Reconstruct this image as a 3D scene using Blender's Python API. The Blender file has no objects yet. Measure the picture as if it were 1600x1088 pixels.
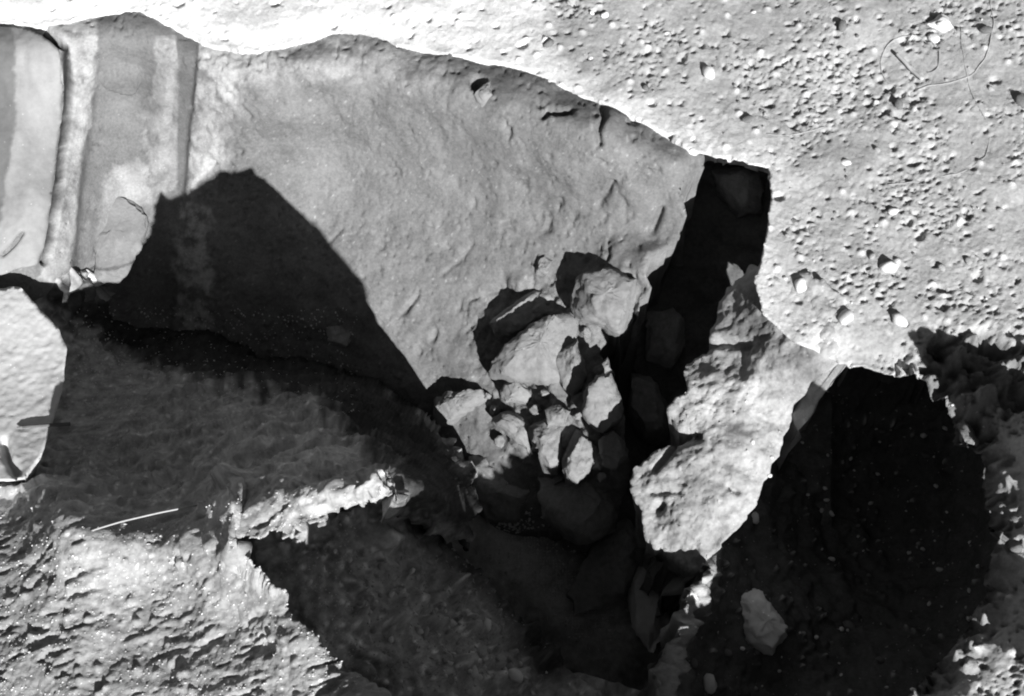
import bpy, math, random
import numpy as np
from mathutils import Vector, Matrix

# ------------------------------------------------------------------ camera, sky, sun, exposure
sc = bpy.context.scene
col = sc.collection
PITCH, DIST, FPX, W0, H0 = math.radians(62), 4.76, 2000.0, 1600, 1088
CAM = np.array([0, -DIST*math.cos(PITCH), DIST*math.sin(PITCH)])
FW = np.array([0, math.cos(PITCH), -math.sin(PITCH)])
UP = np.array([0, math.sin(PITCH), math.cos(PITCH)])
RT = np.array([1.0, 0, 0])
cd = bpy.data.cameras.new('camera'); cam = bpy.data.objects.new('camera', cd); col.objects.link(cam)
cam.location = CAM; cam.rotation_euler = (math.pi/2-PITCH, 0, 0)
cd.sensor_width = 36; cd.lens = FPX/W0*36; cd.clip_start = .05; cd.clip_end = 400
sc.camera = cam

SUN_DIR = np.array([-.31, .80, -.50]); SUN_DIR /= np.linalg.norm(SUN_DIR)
elev = math.asin(-SUN_DIR[2])
az = math.atan2(-SUN_DIR[0], -SUN_DIR[1])            # where the sun stands, clockwise from +Y
w = bpy.data.worlds.new('World'); sc.world = w; w.use_nodes = True
nt = w.node_tree; nt.nodes.clear()
sky = nt.nodes.new('ShaderNodeTexSky'); sky.sky_type = 'NISHITA'; sky.sun_disc = False
sky.air_density = .6; sky.dust_density = .3; sky.sun_elevation = elev; sky.sun_rotation = az
bw = nt.nodes.new('ShaderNodeRGBToBW'); bg = nt.nodes.new('ShaderNodeBackground'); wo = nt.nodes.new('ShaderNodeOutputWorld')
bg.inputs[1].default_value = .05
nt.links.new(sky.outputs[0], bw.inputs[0]); nt.links.new(bw.outputs[0], bg.inputs[0]); nt.links.new(bg.outputs[0], wo.inputs[0])
sl = bpy.data.lights.new('sun', 'SUN'); sun = bpy.data.objects.new('sun', sl); col.objects.link(sun)
sl.energy = 5; sl.angle = math.radians(.5); sl.color = (1, 1, 1)
sun.rotation_euler = Vector(SUN_DIR).to_track_quat('-Z', 'Y').to_euler(); sun.location = (3, -6, 6)
sc.view_settings.view_transform = 'Standard'; sc.view_settings.look = 'None'
sc.view_settings.gamma = 1; sc.view_settings.use_curve_mapping = False
sc.view_settings.exposure = .95
sc.render.engine = 'CYCLES'; sc.cycles.filter_width = 2.0
rng = random.Random(7); nr = np.random.RandomState(5)

# ------------------------------------------------------------------ maths helpers
def at(px, py, z):
    px, py, z = np.broadcast_arrays(np.asarray(px, float), np.asarray(py, float), np.asarray(z, float))
    d = FW + RT*((px-W0/2)/FPX)[..., None] - UP*((py-H0/2)/FPX)[..., None]
    return CAM + d*((z-CAM[2])/d[..., 2])[..., None]

def _h(ix, iy, iz, s):
    h = (ix.astype(np.uint32)*np.uint32(374761393) + iy.astype(np.uint32)*np.uint32(668265263)
         + iz.astype(np.uint32)*np.uint32(3266489917) + np.uint32((s*974634541 + 12345) & 0xffffffff))
    h = (h ^ (h >> np.uint32(13)))*np.uint32(1274126177)
    h ^= h >> np.uint32(16); h = h*np.uint32(2246822519); h ^= h >> np.uint32(15)
    return h
def _u(h): return h.astype(np.float64)/4294967295.0

def noise(p, s=0):
    p = np.asarray(p); i = np.floor(p).astype(np.int64); f = p-i
    u = f*f*f*(f*(f*6-15)+10); out = 0
    for dx in (0, 1):
        for dy in (0, 1):
            for dz in (0, 1):
                h = _h(i[..., 0]+dx, i[..., 1]+dy, i[..., 2]+dz, s)
                gx = (h & np.uint32(1023)).astype(float)/511.5-1
                gy = ((h >> np.uint32(10)) & np.uint32(1023)).astype(float)/511.5-1
                gz = ((h >> np.uint32(20)) & np.uint32(1023)).astype(float)/511.5-1
                wgt = (u[..., 0] if dx else 1-u[..., 0])*(u[..., 1] if dy else 1-u[..., 1])*(u[..., 2] if dz else 1-u[..., 2])
                out = out + wgt*(gx*(f[..., 0]-dx)+gy*(f[..., 1]-dy)+gz*(f[..., 2]-dz))
    return out
def fbm(p, octv=4, s=0, gain=.5, lac=2.03):
    a, t = 1.0, 0
    p = np.asarray(p, float)
    for k in range(octv):
        t = t + a*noise(p, s+k*17); p = p*lac; a *= gain
    return t
def ridged(p, octv=4, s=0):
    a, t = 1.0, 0
    p = np.asarray(p, float)
    for k in range(octv):
        t = t + a*(1-np.abs(noise(p, s+k*13))*2); p = p*2.1; a *= .5
    return t/1.9
def worley(p, s=0):
    """distance to the nearest scattered point of the 2-D cells, and that point's random value"""
    i = np.floor(p).astype(np.int64); best = np.full(p.shape[:-1], 9.0); val = np.zeros(p.shape[:-1])
    z = np.zeros_like(i[..., 0])
    for dx in (-1, 0, 1):
        for dy in (-1, 0, 1):
            cx, cy = i[..., 0]+dx, i[..., 1]+dy
            h1, h2, h3 = _u(_h(cx, cy, z, s)), _u(_h(cx, cy, z+1, s)), _u(_h(cx, cy, z+2, s))
            d = np.hypot(cx+h1-p[..., 0], cy+h2-p[..., 1])
            m = d < best; best = np.where(m, d, best); val = np.where(m, h3, val)
    return best, val
def sstep(a, b, x):
    t = np.clip((x-a)/(b-a), 0, 1); return t*t*(3-2*t)

def tps(ctrl):
    c = np.array(ctrl, float); X = c[:, :2]/500.0; n = len(c)
    def U(r2): return np.where(r2 > 1e-12, r2*np.log(np.maximum(r2, 1e-12)), 0)
    K = U(((X[:, None]-X[None])**2).sum(-1)) + np.eye(n)*2e-4
    P = np.c_[np.ones(n), X]
    A = np.block([[K, P], [P.T, np.zeros((3, 3))]])
    wv = np.linalg.solve(A, np.r_[c[:, 2], 0, 0, 0])
    def ev(px, py):
        q0, q1 = np.asarray(px)/500.0, np.asarray(py)/500.0
        out = wv[n]+wv[n+1]*q0+wv[n+2]*q1
        for k in range(n):
            out = out + wv[k]*U((q0-X[k, 0])**2+(q1-X[k, 1])**2)
        return out
    return ev

def resample(poly, step, closed=True):
    pts = [np.array(p, float) for p in poly]; out = []
    n = len(pts)
    for i in range(n if closed else n-1):
        a, b = pts[i], pts[(i+1) % n]; m = max(1, int(np.linalg.norm(b-a)/step))
        for k in range(m): out.append(a+(b-a)*k/m)
    if not closed: out.append(pts[-1])
    return np.array(out)
def rough_poly(poly, amp, step=4, scale=.02, s=3):
    p = resample(poly, step); q = np.c_[p*scale, np.zeros(len(p))]
    dx, dy = fbm(q, 4, s, .6), fbm(q, 4, s+91, .6)
    return p+np.c_[dx, dy]*amp*2
def inside(px, py, poly):
    poly = np.asarray(poly, float); r = np.zeros(px.shape, bool); n = len(poly)
    x1, y1 = poly[:, 0], poly[:, 1]; x2, y2 = np.roll(x1, -1), np.roll(y1, -1)
    for k in range(n):
        if y1[k] == y2[k]: continue
        c = (y1[k] > py) != (y2[k] > py)
        r ^= c & (px < (x2[k]-x1[k])*(py-y1[k])/(y2[k]-y1[k])+x1[k])
    return r
def linedist(px, py, line):
    d = np.full(px.shape, 1e9)
    L = np.asarray(line, float)
    for a, b in zip(L[:-1], L[1:]):
        v = b-a; t = np.clip(((px-a[0])*v[0]+(py-a[1])*v[1])/(v@v), 0, 1)
        d = np.minimum(d, np.hypot(px-a[0]-t*v[0], py-a[1]-t*v[1]))
    return d
def soft(px, py, poly, edge=6, jit=0, P=None):
    """1 inside the outline, 0 outside, over a soft border"""
    if jit:
        j = fbm(np.stack([px*.03, py*.03, px*0], -1), 4, 77, .6)*jit
        k = fbm(np.stack([px*.03+50, py*.03, px*0], -1), 4, 78, .6)*jit
        px, py = px+j, py+k
    ins = inside(px, py, poly); d = linedist(px, py, list(poly)+[poly[0]])
    return sstep(-edge, edge, np.where(ins, d, -d))

# ------------------------------------------------------------------ materials
def earth_mat(name, spec=.03, fine=90, bump=.5, var=.35, grain=.0012, attr=True, base=.3, rough=.95):
    m = bpy.data.materials.new(name); m.use_nodes = True; t = m.node_tree; t.nodes.clear(); N = t.nodes.new; Lk = t.links.new
    out = N('ShaderNodeOutputMaterial'); b = N('ShaderNodeBsdfPrincipled'); Lk(b.outputs[0], out.inputs[0])
    b.inputs['Roughness'].default_value = rough; b.inputs['Specular IOR Level'].default_value = spec
    tc = N('ShaderNodeTexCoord')
    n1 = N('ShaderNodeTexNoise'); n1.inputs['Scale'].default_value = fine; n1.inputs['Detail'].default_value = 6; n1.inputs['Roughness'].default_value = .7
    n2 = N('ShaderNodeTexNoise'); n2.inputs['Scale'].default_value = 7; n2.inputs['Detail'].default_value = 5; n2.inputs['Roughness'].default_value = .65
    Lk(tc.outputs['Object'], n1.inputs['Vector']); Lk(tc.outputs['Object'], n2.inputs['Vector'])
    a = N('ShaderNodeMath'); a.operation = 'ADD'; Lk(n1.outputs[0], a.inputs[0]); Lk(n2.outputs[0], a.inputs[1])
    mr = N('ShaderNodeMapRange'); mr.inputs[1].default_value = .6; mr.inputs[2].default_value = 1.4
    mr.inputs[3].default_value = 1-var; mr.inputs[4].default_value = 1+var; Lk(a.outputs[0], mr.inputs[0])
    mu = N('ShaderNodeMath'); mu.operation = 'MULTIPLY'; Lk(mr.outputs[0], mu.inputs[0])
    if attr:
        at_ = N('ShaderNodeAttribute'); at_.attribute_name = 'tone'; Lk(at_.outputs['Fac'], mu.inputs[1])
    else: mu.inputs[1].default_value = base
    # tiny pale grit grains
    vo = N('ShaderNodeTexVoronoi'); vo.inputs['Scale'].default_value = 55; Lk(tc.outputs['Object'], vo.inputs['Vector'])
    sx = N('ShaderNodeSeparateColor'); Lk(vo.outputs['Color'], sx.inputs[0])
    th = N('ShaderNodeMath'); th.operation = 'MULTIPLY_ADD'; Lk(sx.outputs[0], th.inputs[0]); th.inputs[1].default_value = 1.0; th.inputs[2].default_value = -.82
    lt = N('ShaderNodeMath'); lt.operation = 'LESS_THAN'; Lk(vo.outputs['Distance'], lt.inputs[0]); Lk(th.outputs[0], lt.inputs[1])
    gm = N('ShaderNodeMath'); gm.operation = 'MULTIPLY_ADD'; Lk(lt.outputs[0], gm.inputs[0]); gm.inputs[1].default_value = .55; gm.inputs[2].default_value = 1
    m2 = N('ShaderNodeMath'); m2.operation = 'MULTIPLY'; Lk(mu.outputs[0], m2.inputs[0]); Lk(gm.outputs[0], m2.inputs[1])
    mn = N('ShaderNodeMath'); mn.operation = 'MINIMUM'; Lk(m2.outputs[0], mn.inputs[0]); mn.inputs[1].default_value = .85
    Lk(mn.outputs[0], b.inputs['Base Color'])
    bp = N('ShaderNodeBump'); bp.inputs['Strength'].default_value = bump; bp.inputs['Distance'].default_value = grain*6
    n3 = N('ShaderNodeTexNoise'); n3.inputs['Scale'].default_value = fine*1.4; n3.inputs['Detail'].default_value = 7; n3.inputs['Roughness'].default_value = .75
    Lk(tc.outputs['Object'], n3.inputs['Vector']); Lk(n3.outputs[0], bp.inputs['Height']); Lk(bp.outputs[0], b.inputs['Normal'])
    return m
M_ground = earth_mat('dusty_ground', fine=80, bump=.7)
M_wall = earth_mat('packed_earth', fine=85, bump=.8, var=.42)
M_near = earth_mat('loose_earth', fine=70, bump=.8, var=.35)
M_dark = earth_mat('pit_earth', fine=60, bump=.7, var=.45)  # earth of the trench corner, trench floor and round pit
M_plaster = earth_mat('pale_plaster', fine=40, bump=.25, var=.18)
M_rock = earth_mat('pale_rock', fine=45, bump=.8, var=.3, attr=False, base=.19)
M_rock_pale = earth_mat('dusty_rock', fine=45, bump=.6, var=.25, attr=False, base=.32)
M_rock_grey = earth_mat('grey_rock', fine=45, bump=.8, var=.4, attr=False, base=.24)
M_rock_white = earth_mat('white_rock', fine=30, bump=.3, var=.15, attr=False, base=.58)
M_fibre = earth_mat('dry_fibre', fine=120, bump=.2, var=.2, attr=False, base=.36)
M_fibre_dark = earth_mat('dark_fibre', fine=120, bump=.2, var=.2, attr=False, base=.22)
M_wood = earth_mat('weathered_wood', fine=90, bump=.4, var=.4, attr=False, base=.12)

# ------------------------------------------------------------------ terrain patches
def tagp(o, kind=None, label=None, cat=None, group=None):
    if kind: o['kind'] = kind
    if label: o['label'] = label
    if cat: o['category'] = cat
    if group: o['group'] = group
    return o
GRIDS = []     # (x0, y0, step, points, normals, mask) for finding the surface under a spot

def mesh_obj(name, V, Fq, mat, tone=None, smooth=True, parent=None):
    me = bpy.data.meshes.new(name)
    V = np.asarray(V, np.float32)
    quads = [f for f in Fq] if not isinstance(Fq, np.ndarray) else Fq
    if isinstance(quads, np.ndarray):
        n, k = quads.shape
        me.vertices.add(len(V)); me.vertices.foreach_set('co', V.ravel())
        me.loops.add(n*k); me.loops.foreach_set('vertex_index', quads.astype(np.int32).ravel())
        me.polygons.add(n); me.polygons.foreach_set('loop_start', np.arange(0, n*k, k, dtype=np.int32))
        try: me.polygons.foreach_set('loop_total', np.full(n, k, np.int32))
        except Exception: pass
        me.update(calc_edges=True); me.validate()
    else:
        me.from_pydata([tuple(v) for v in V], [], quads)
    me.polygons.foreach_set('use_smooth', np.full(len(me.polygons), smooth, bool))
    if tone is not None:
        a = me.attributes.new('tone', 'FLOAT', 'POINT'); a.data.foreach_set('value', np.asarray(tone, np.float32))
    me.materials.append(mat)
    o = bpy.data.objects.new(name, me); col.objects.link(o)
    if parent: o.parent = parent
    return o

def patch(name, dom, ctrl, step, disp, tone, mat, skirt=(.2, .02), ragged=3, rows=6, zfix=None, reg=True, tri=None, srough=.02, rscale=.02):
    poly = rough_poly(dom, ragged, 3, rscale) if ragged else resample(dom, 4)
    x0, y0 = poly.min(0)-step; x1, y1 = poly.max(0)+step
    gx, gy = np.meshgrid(np.arange(x0, x1, step), np.arange(y0, y1, step))
    m = inside(gx, gy, poly)
    cell = m[:-1, :-1] & m[1:, :-1] & m[:-1, 1:] & m[1:, 1:]
    cnt = np.zeros(gx.shape, int)
    for a, b in ((0, 0), (1, 0), (0, 1), (1, 1)):
        cnt[a:gx.shape[0]-1+a, b:gx.shape[1]-1+b] += cell
    used = cnt > 0; bnd = used & (cnt < 4)
    fx, fy = gx.copy(), gy.copy()
    bi = np.argwhere(bnd)
    dense = resample(poly, 1.0)
    for k in range(0, len(bi), 400):                       # pull the stepped rim onto the drawn outline
        s = bi[k:k+400]; q = np.c_[gx[s[:, 0], s[:, 1]], gy[s[:, 0], s[:, 1]]]
        d = ((q[:, None]-dense[None])**2).sum(-1); j = d.argmin(1)
        ok = d[np.arange(len(s)), j] < (1.9*step)**2
        fx[s[ok, 0], s[ok, 1]] = dense[j[ok], 0]; fy[s[ok, 0], s[ok, 1]] = dense[j[ok], 1]
    ev = tps(ctrl) if not callable(ctrl) else ctrl
    z = ev(fx, fy)
    if zfix is not None: z = zfix(fx, fy, z)
    P = at(fx, fy, z)
    du = np.gradient(P, axis=1); dv = np.gradient(P, axis=0)
    N = np.cross(dv, du); N /= np.maximum(np.linalg.norm(N, axis=-1, keepdims=True), 1e-9)
    N[N[..., 2] < 0] *= -1
    d = disp(P, fx, fy, N)
    tn = tone(P, fx, fy)
    Q = P+N*d[..., None]
    idx = -np.ones(gx.shape, int); idx[used] = np.arange(used.sum())
    V = Q[used]; T = np.clip(tn[used], .02, .8)
    c = np.argwhere(cell); r_, c_ = c[:, 0], c[:, 1]
    quads = np.c_[idx[r_+1, c_], idx[r_+1, c_+1], idx[r_, c_+1], idx[r_, c_]]
    if reg: GRIDS.append((x0, y0, step, Q, N, used))
    if skirt:
        e = np.concatenate([quads[:, [0, 1]], quads[:, [1, 2]], quads[:, [2, 3]], quads[:, [3, 0]]])
        key = np.sort(e, 1); kk = key[:, 0].astype(np.int64)*len(V)+key[:, 1]
        u_, inv, ct = np.unique(kk, return_inverse=True, return_counts=True)
        be = e[ct[inv] == 1]
        bv = np.unique(be); bmap = -np.ones(len(V), int); bmap[bv] = np.arange(len(bv))
        on = np.zeros((len(V), 2))
        ed = V[be[:, 1], :2]-V[be[:, 0], :2]; nn = np.c_[ed[:, 1], -ed[:, 0]]
        np.add.at(on, be[:, 0], nn); np.add.at(on, be[:, 1], nn)
        for _ in range(6):                                   # steady the outward direction along the rim
            o2 = on.copy(); np.add.at(o2, be[:, 0], on[be[:, 1]]); np.add.at(o2, be[:, 1], on[be[:, 0]]); on = o2
        on = on[bv]; on /= np.maximum(np.linalg.norm(on, axis=1, keepdims=True), 1e-9)
        allV, allQ, allT, prev = [V], [quads], [T], bv
        base = len(V)
        for j in range(1, rows+1):
            t = j/rows
            B = V[bv].copy(); B[:, 2] -= skirt[0]*t
            k = skirt[1]*t if not callable(skirt[1]) else skirt[1](t, B)
            wob = fbm(B*9, 4, 31)*srough*min(1, t*2)*2
            B[:, :2] += on*(k+wob)[:, None] if hasattr(k, '__len__') else on*(k+wob[:, None])
            cur = base+np.arange(len(bv)); base += len(bv)
            a, b = bmap[be[:, 0]], bmap[be[:, 1]]
            allQ.append(np.c_[prev[b], prev[a], cur[a], cur[b]]); allV.append(B); allT.append(T[bv]); prev = cur
        V = np.concatenate(allV); quads = np.concatenate(allQ); T = np.concatenate(allT)
    o = mesh_obj(name, V, quads, mat, T)
    tagp(o, 'structure')
    return o

def spot(px, py):
    """surface point and normal nearest to the camera along the line of sight"""
    best = None
    for x0, y0, st, Q, N, m in GRIDS:
        j, i = int(round((px-x0)/st)), int(round((py-y0)/st))
        if 0 <= i < m.shape[0] and 0 <= j < m.shape[1] and m[i, j]:
            dd = np.linalg.norm(Q[i, j]-CAM)
            if best is None or dd < best[0]: best = (dd, Q[i, j].copy(), N[i, j].copy())
    return (best[1], best[2]) if best else (None, None)

XY = lambda P, k: P[..., :2]*k

# --- the open ground round the cut
RIM = [(-520, 34), (0, 34), (60, 38), (105, 30), (150, 22), (215, 10), (270, 38), (330, 68), (400, 80), (470, 62), (520, 46), (600, 64), (700, 82),
       (780, 94), (830, 110), (900, 143), (960, 165), (1020, 195), (1080, 232), (1140, 248), (1200, 258)]
RSIDE = [(1205, 300), (1197, 360), (1190, 400), (1180, 440), (1192, 490), (1235, 530), (1290, 556)]
HOLE_R = [(1310, 572), (1370, 580), (1440, 590), (1495, 640), (1540, 725), (1556, 830), (1540, 930), (1492, 1010), (1435, 1072), (1385, 1128)]
STRING_ARC = [(1546, 0), (1552, 40), (1541, 90), (1520, 118), (1485, 131), (1450, 134), (1432, 142)]

SHADE_LUMPS = [(1700, 735, .46, .12), (1715, 1050, .42, .11)]   # unseen soil lumps added right of the pit to shade its lip
def z_ground(px, py):
    z = np.zeros(px.shape)
    P = at(px, py, 0)
    for x, y, hh, sg in SHADE_LUMPS:
        c = at(x, y, 0)
        z = z+hh*(1+.5*fbm(P*6, 3, 9))*np.exp(-((P[..., 0]-c[0])**2+(P[..., 1]-c[1])**2)/(2*sg*sg))
    # lip of the pit dips a little
    d = linedist(px, py, HOLE_R); z = z-.05*np.exp(-(d/45)**2)-.03*np.exp(-(linedist(px, py, RIM[:15])/22)**2)*(1-sstep(560, 720, px))
    return z
CLOD = [(1448, 520), (1500, 508), (1560, 530), (1640, 560), (1640, 640), (1560, 640), (1545, 700), (1500, 660), (1440, 590)]
def d_ground(P, px, py, N):
    d = fbm(P*3, 3, 1)*.022+fbm(P*13, 3, 2)*.004+fbm(P*50, 4, 3, .7)*.0038
    far = sstep(15, 110, linedist(px, py, RIM+RSIDE))
    dens = sstep(-.22, .4, fbm(P*2.8, 4, 8, .6))*far*sstep(820, 900, px)+.05
    q = np.stack([P[..., 0]+P[..., 1]*.25, P[..., 1]*1.25-P[..., 0]*.3, P[..., 2]], -1)+np.stack([fbm(P*9, 2, 15), fbm(P*9, 2, 16), P[..., 0]*0], -1)*.02
    for k, s, dep, r0, lim in ((22, 11, .018, .27, .25), (36, 12, .009, .28, .3), (60, 17, .0045, .36, .3), (9, 14, .022, .19, .4)):
        w_, v = worley(XY(q, k), s)
        rr = r0*(.45+.75*v)
        d = d-dep*(1-sstep(rr*.62, rr, w_))*(v > 1-(1-lim)*np.clip(dens*1.1, 0, 1))
    w_, v = worley(XY(P, 15), 21)                          # small stones showing
    d = d+.010*(1-sstep(.08, .22*v+.1, w_))*(v > .9)
    c = soft(px, py, CLOD, 16, 20); e = np.exp(-(linedist(px, py, HOLE_R)/36)**2)*(px > 1400)
    e = np.maximum(c, e)
    w2, v2 = worley(XY(P, 13), 22); w3, v3 = worley(XY(P, 27), 23)
    return d+e*(fbm(P*7, 4, 40, .6)*.14-.05+.09*(.55-w2)+.04*(.5-w3))
def t_ground(P, px, py):
    t = .34+fbm(P*2.5, 3, 50)*.10+fbm(P*30, 2, 51)*.04
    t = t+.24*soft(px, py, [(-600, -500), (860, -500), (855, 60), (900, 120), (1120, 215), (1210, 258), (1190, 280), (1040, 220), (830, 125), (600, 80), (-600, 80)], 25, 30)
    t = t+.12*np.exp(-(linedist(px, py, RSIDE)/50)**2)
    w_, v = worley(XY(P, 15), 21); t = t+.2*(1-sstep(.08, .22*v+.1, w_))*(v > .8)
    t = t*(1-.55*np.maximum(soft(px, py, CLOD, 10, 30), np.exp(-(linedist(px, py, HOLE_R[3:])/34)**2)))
    return t
G_DOM = [(-520, -260), (1990, -260), (1990, 1500), (1330, 1500), (1350, 1200)] + HOLE_R[::-1] + RSIDE[::-1] + [(x, y+4) for x, y in RIM[::-1]]
CORNER_X = at(1085, 240, 0)[0]
def ground_skirt(t, B): return (-.02-.28*sstep(CORNER_X-.03, CORNER_X+.05, B[:, 0]))*min(1, t*1.6)
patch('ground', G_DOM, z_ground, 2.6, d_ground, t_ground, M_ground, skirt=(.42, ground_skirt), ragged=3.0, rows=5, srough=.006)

# --- far sheet out to the horizon with the dig left open
def far_ground():
    inner = [(-560, -300), (2040, -300), (2040, 1560), (-560, 1560)]
    V, Q = [], []
    ring = resample([(at(x, y, 0)[0], at(x, y, 0)[1]) for x, y in inner], .4)
    n = len(ring); ks = (0.97, 1.15, 1.6, 3, 8, 30)
    c = ring.mean(0)
    for k in ks:
        for p in ring:
            q = c+(p-c)*k; V.append((q[0], q[1], -.03))
    V = np.array(V); V[:, 2] += np.where(np.arange(len(V)) >= n, fbm(V*1.1, 3, 5)*.08, 0)
    for r in range(len(ks)-1):
        for i in range(n):
            j = (i+1) % n; Q.append((r*n+i, r*n+j, (r+1)*n+j, (r+1)*n+i))
    o = mesh_obj('ground', V, np.array(Q), M_ground, np.full(len(V), .36)); tagp(o, 'structure')
far_ground()

# --- the sloping cut face at the back
def foot(x):
    return float(np.interp(x, [-520, 0, 60, 100, 200, 300, 430, 560, 680, 800, 920, 1000, 1080], [462, 456, 450, 446, 490, 548, 604, 650, 705, 780, 812, 805, 790]))
def depth_(x): return float(np.interp(x, [0, 60, 100, 150, 200, 300, 430, 680, 800, 1000], [.55, .56, .68, .98, 1.2, 1.38, 1.42, 1.4, 1.25, 1.15]))
W_CTRL = []
for x, y in RIM[:-2]:
    W_CTRL.append((x, y, -.05 if x < 700 else -.03)); W_CTRL.append((x, y-16, -.10)); f_ = foot(x)
    for t in (.3, .65, 1.0): W_CTRL.append((x, y+(f_-y)*t, -.03-depth_(x)*t+(.04 if t == .65 else 0)))
W_CTRL += [(1062, 330, -.2), (1090, 250, -.05), (1015, 395, -.34), (1005, 440, -.41), (1000, 475, -.47), (860, 560, -.74), (930, 610, -.70), (960, 650, -.72), (800, 620, -.90), (900, 720, -.90), (965, 725, -.80)]
LIT_EDGE = [(1102, 236), (1098, 262), (1074, 278), (1066, 300), (1071, 332), (1062, 372), (1040, 384), (1014, 398), (1009, 432), (1019, 455), (1003, 468), (1000, 492), (972, 508), (962, 525), (945, 535), (936, 562), (958, 600), (970, 640), (985, 735)]
jp = resample(LIT_EDGE, 5, False); jq = np.c_[jp*.045, np.zeros(len(jp))]
jp = jp+np.c_[fbm(jq, 4, 95, .65), fbm(jq, 4, 96, .65)]*13*np.minimum(1, np.arange(len(jp))/6.)[:, None]
LIT_EDGE = [tuple(p_) for p_ in jp]
W_DOM = [(x, y-6*(x < 700)) for x, y in RIM[:-2]] + [(1102, 240)] + LIT_EDGE[1:] + [(960, 830), (800, 830), (560, 720), (430, 660), (200, 560), (0, 530), (-520, 530)]
CRACKS = [([(940, 168), (944, 185), (935, 205), (937, 225)], 4, .035), ([(956, 288), (948, 305), (936, 322)], 5, .03), ([(1030, 335), (1024, 350), (1018, 362)], 5, .03),
          ([(848, 182), (858, 173), (878, 176), (892, 174)], 5, .04), ([(628, 490), (640, 478), (652, 462)], 4, .02), ([(655, 540), (668, 548)], 4, .015),
          ([(505, 390), (520, 372), (534, 358)], 3, .012), ([(690, 430), (720, 405), (740, 380)], 3, .010), ([(376, 168), (392, 182)], 4, .02), ([(328, 252), (334, 256)], 4, .02)]
CR_MAIN = [(40, 40), (70, 47), (100, 72), (107, 100), (110, 140), (106, 190), (100, 240), (95, 290), (88, 340), (80, 385), (72, 408)]
def bandx(px, py): return px+(py-40)*.09
def d_wall(P, px, py, N):
    d = fbm(P*2.5, 3, 101)*.038+fbm(P*9, 4, 102)*.010+fbm(P*45, 3, 103, .6)*.0035
    left = 1-sstep(330, 430, px)
    d = d*(1-.45*left)
    # shallow worm holes and lost pebbles, thick near the left, thin elsewhere
    w_, v = worley(np.stack([P[..., 0]*38, P[..., 2]*40+P[..., 0]*6], -1), 33)
    dens = .25+.6*soft(px, py, [(330, 60), (640, 60), (560, 400), (420, 300), (330, 300)], 60)
    d = d-.011*(1-sstep(.07, .26*v+.05, w_))*(v > 1-dens*.8)
    # crumbling scars run down to the left
    s = fbm(np.stack([P[..., 0]*4+P[..., 1]*6, P[..., 0]*10-P[..., 1]*5, P[..., 2]*5], -1), 4, 61, .55)
    d = d-.022*sstep(.28, .75, s)*sstep(480, 800, px)-.012*sstep(.3, .6, fbm(P*14, 3, 66))
    for ln, wd, dp in CRACKS: d = d-dp*np.exp(-(linedist(px, py, ln)/wd)**2)
    # pilaster bands of the plastered left end
    b = bandx(px, py)
    top = sstep(45, 110, py)
    d = d-top*(.03*sstep(144, 168, b)*(1-sstep(215, 262, b)) + .022*sstep(268, 278, b)*(1-sstep(304, 316, b)))
    d = d+.012*fbm(P*26, 3, 63)*sstep(310, 320, b)*(1-sstep(380, 420, b))
    d = d-.05*np.exp(-(linedist(px, py, [(x-2, y) for x, y in CR_MAIN])/6)**4)
    # socket of a fallen pebble near the rim and a small niche low on the left
    d = d-.07*np.exp(-(((px-746)/13)**2+((py-128)/11)**2)**2)
    r = soft(px, py, [(770, 440), (880, 430), (1000, 420), (1010, 520), (960, 800), (760, 680), (740, 560)], 25, 20)
    return d+r*(fbm(P*7, 3, 64)*.07+fbm(P*20, 3, 65)*.02-.015)
def t_wall(P, px, py):
    n1 = fbm(P*12, 4, 70, .6)
    w_, v = worley(np.stack([P[..., 0]*30, P[..., 2]*34, P[..., 1]*0], -1)[..., :2], 72)
    t = .155+fbm(P*3, 3, 71)*.02+n1*.012+fbm(P*45, 3, 73, .7)*.03+.11*(1-sstep(.06, .2*v, w_))*(v > .86)
    def mix(t, poly, v, e=4, j=14, mot=0):
        k = soft(px, py, poly, e, j)
        if mot: k = k*np.clip(.75+n1*mot, 0, 1)
        return t*(1-k)+v*k
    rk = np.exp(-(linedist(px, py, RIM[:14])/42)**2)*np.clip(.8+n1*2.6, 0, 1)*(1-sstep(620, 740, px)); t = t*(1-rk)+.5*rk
    t = mix(t, [(330, 60), (420, 78), (400, 130), (372, 150), (352, 210), (338, 275), (288, 330), (300, 180), (312, 62)], .33, 12, 30, 1.2)
    t = mix(t, [(430, 66), (520, 40), (700, 78), (640, 108), (540, 130), (470, 118)], .27, 12, 40, 1.6)
    t = mix(t, [(105, 20), (152, 10), (150, 190), (132, 230), (130, 300), (112, 440), (60, 440), (95, 300)], .35, 6, 20, 1.0)
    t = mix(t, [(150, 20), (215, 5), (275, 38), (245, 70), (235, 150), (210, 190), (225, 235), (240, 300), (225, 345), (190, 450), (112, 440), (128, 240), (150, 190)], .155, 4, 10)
    t = mix(t, [(245, 66), (274, 56), (272, 285), (250, 318), (225, 240), (210, 190), (236, 150)], .25, 4, 16, 1.2)
    t = mix(t, [(180, 260), (230, 250), (240, 310), (210, 350), (190, 440), (150, 440), (165, 320)], .27, 6, 22, .8)
    ck = np.exp(-(linedist(px, py, [(x-2, y) for x, y in CR_MAIN])/(5.8+3.5*fbm(np.stack([px*.05, py*.05, px*0], -1), 3, 79)))**4)
    t = t*(1-ck)+.02*ck
    t = mix(t, [(275, 30), (312, 60), (302, 180), (291, 330), (272, 300)], .13, 2, 3)
    t = mix(t, [(275, 330), (325, 300), (335, 420), (330, 540), (275, 540)], .36, 8, 16, 2.6)
    t = mix(t, [(-520, 20), (30, 30), (28, 200), (8, 400), (-520, 440)], .2, 5, 10)
    return t
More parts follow.
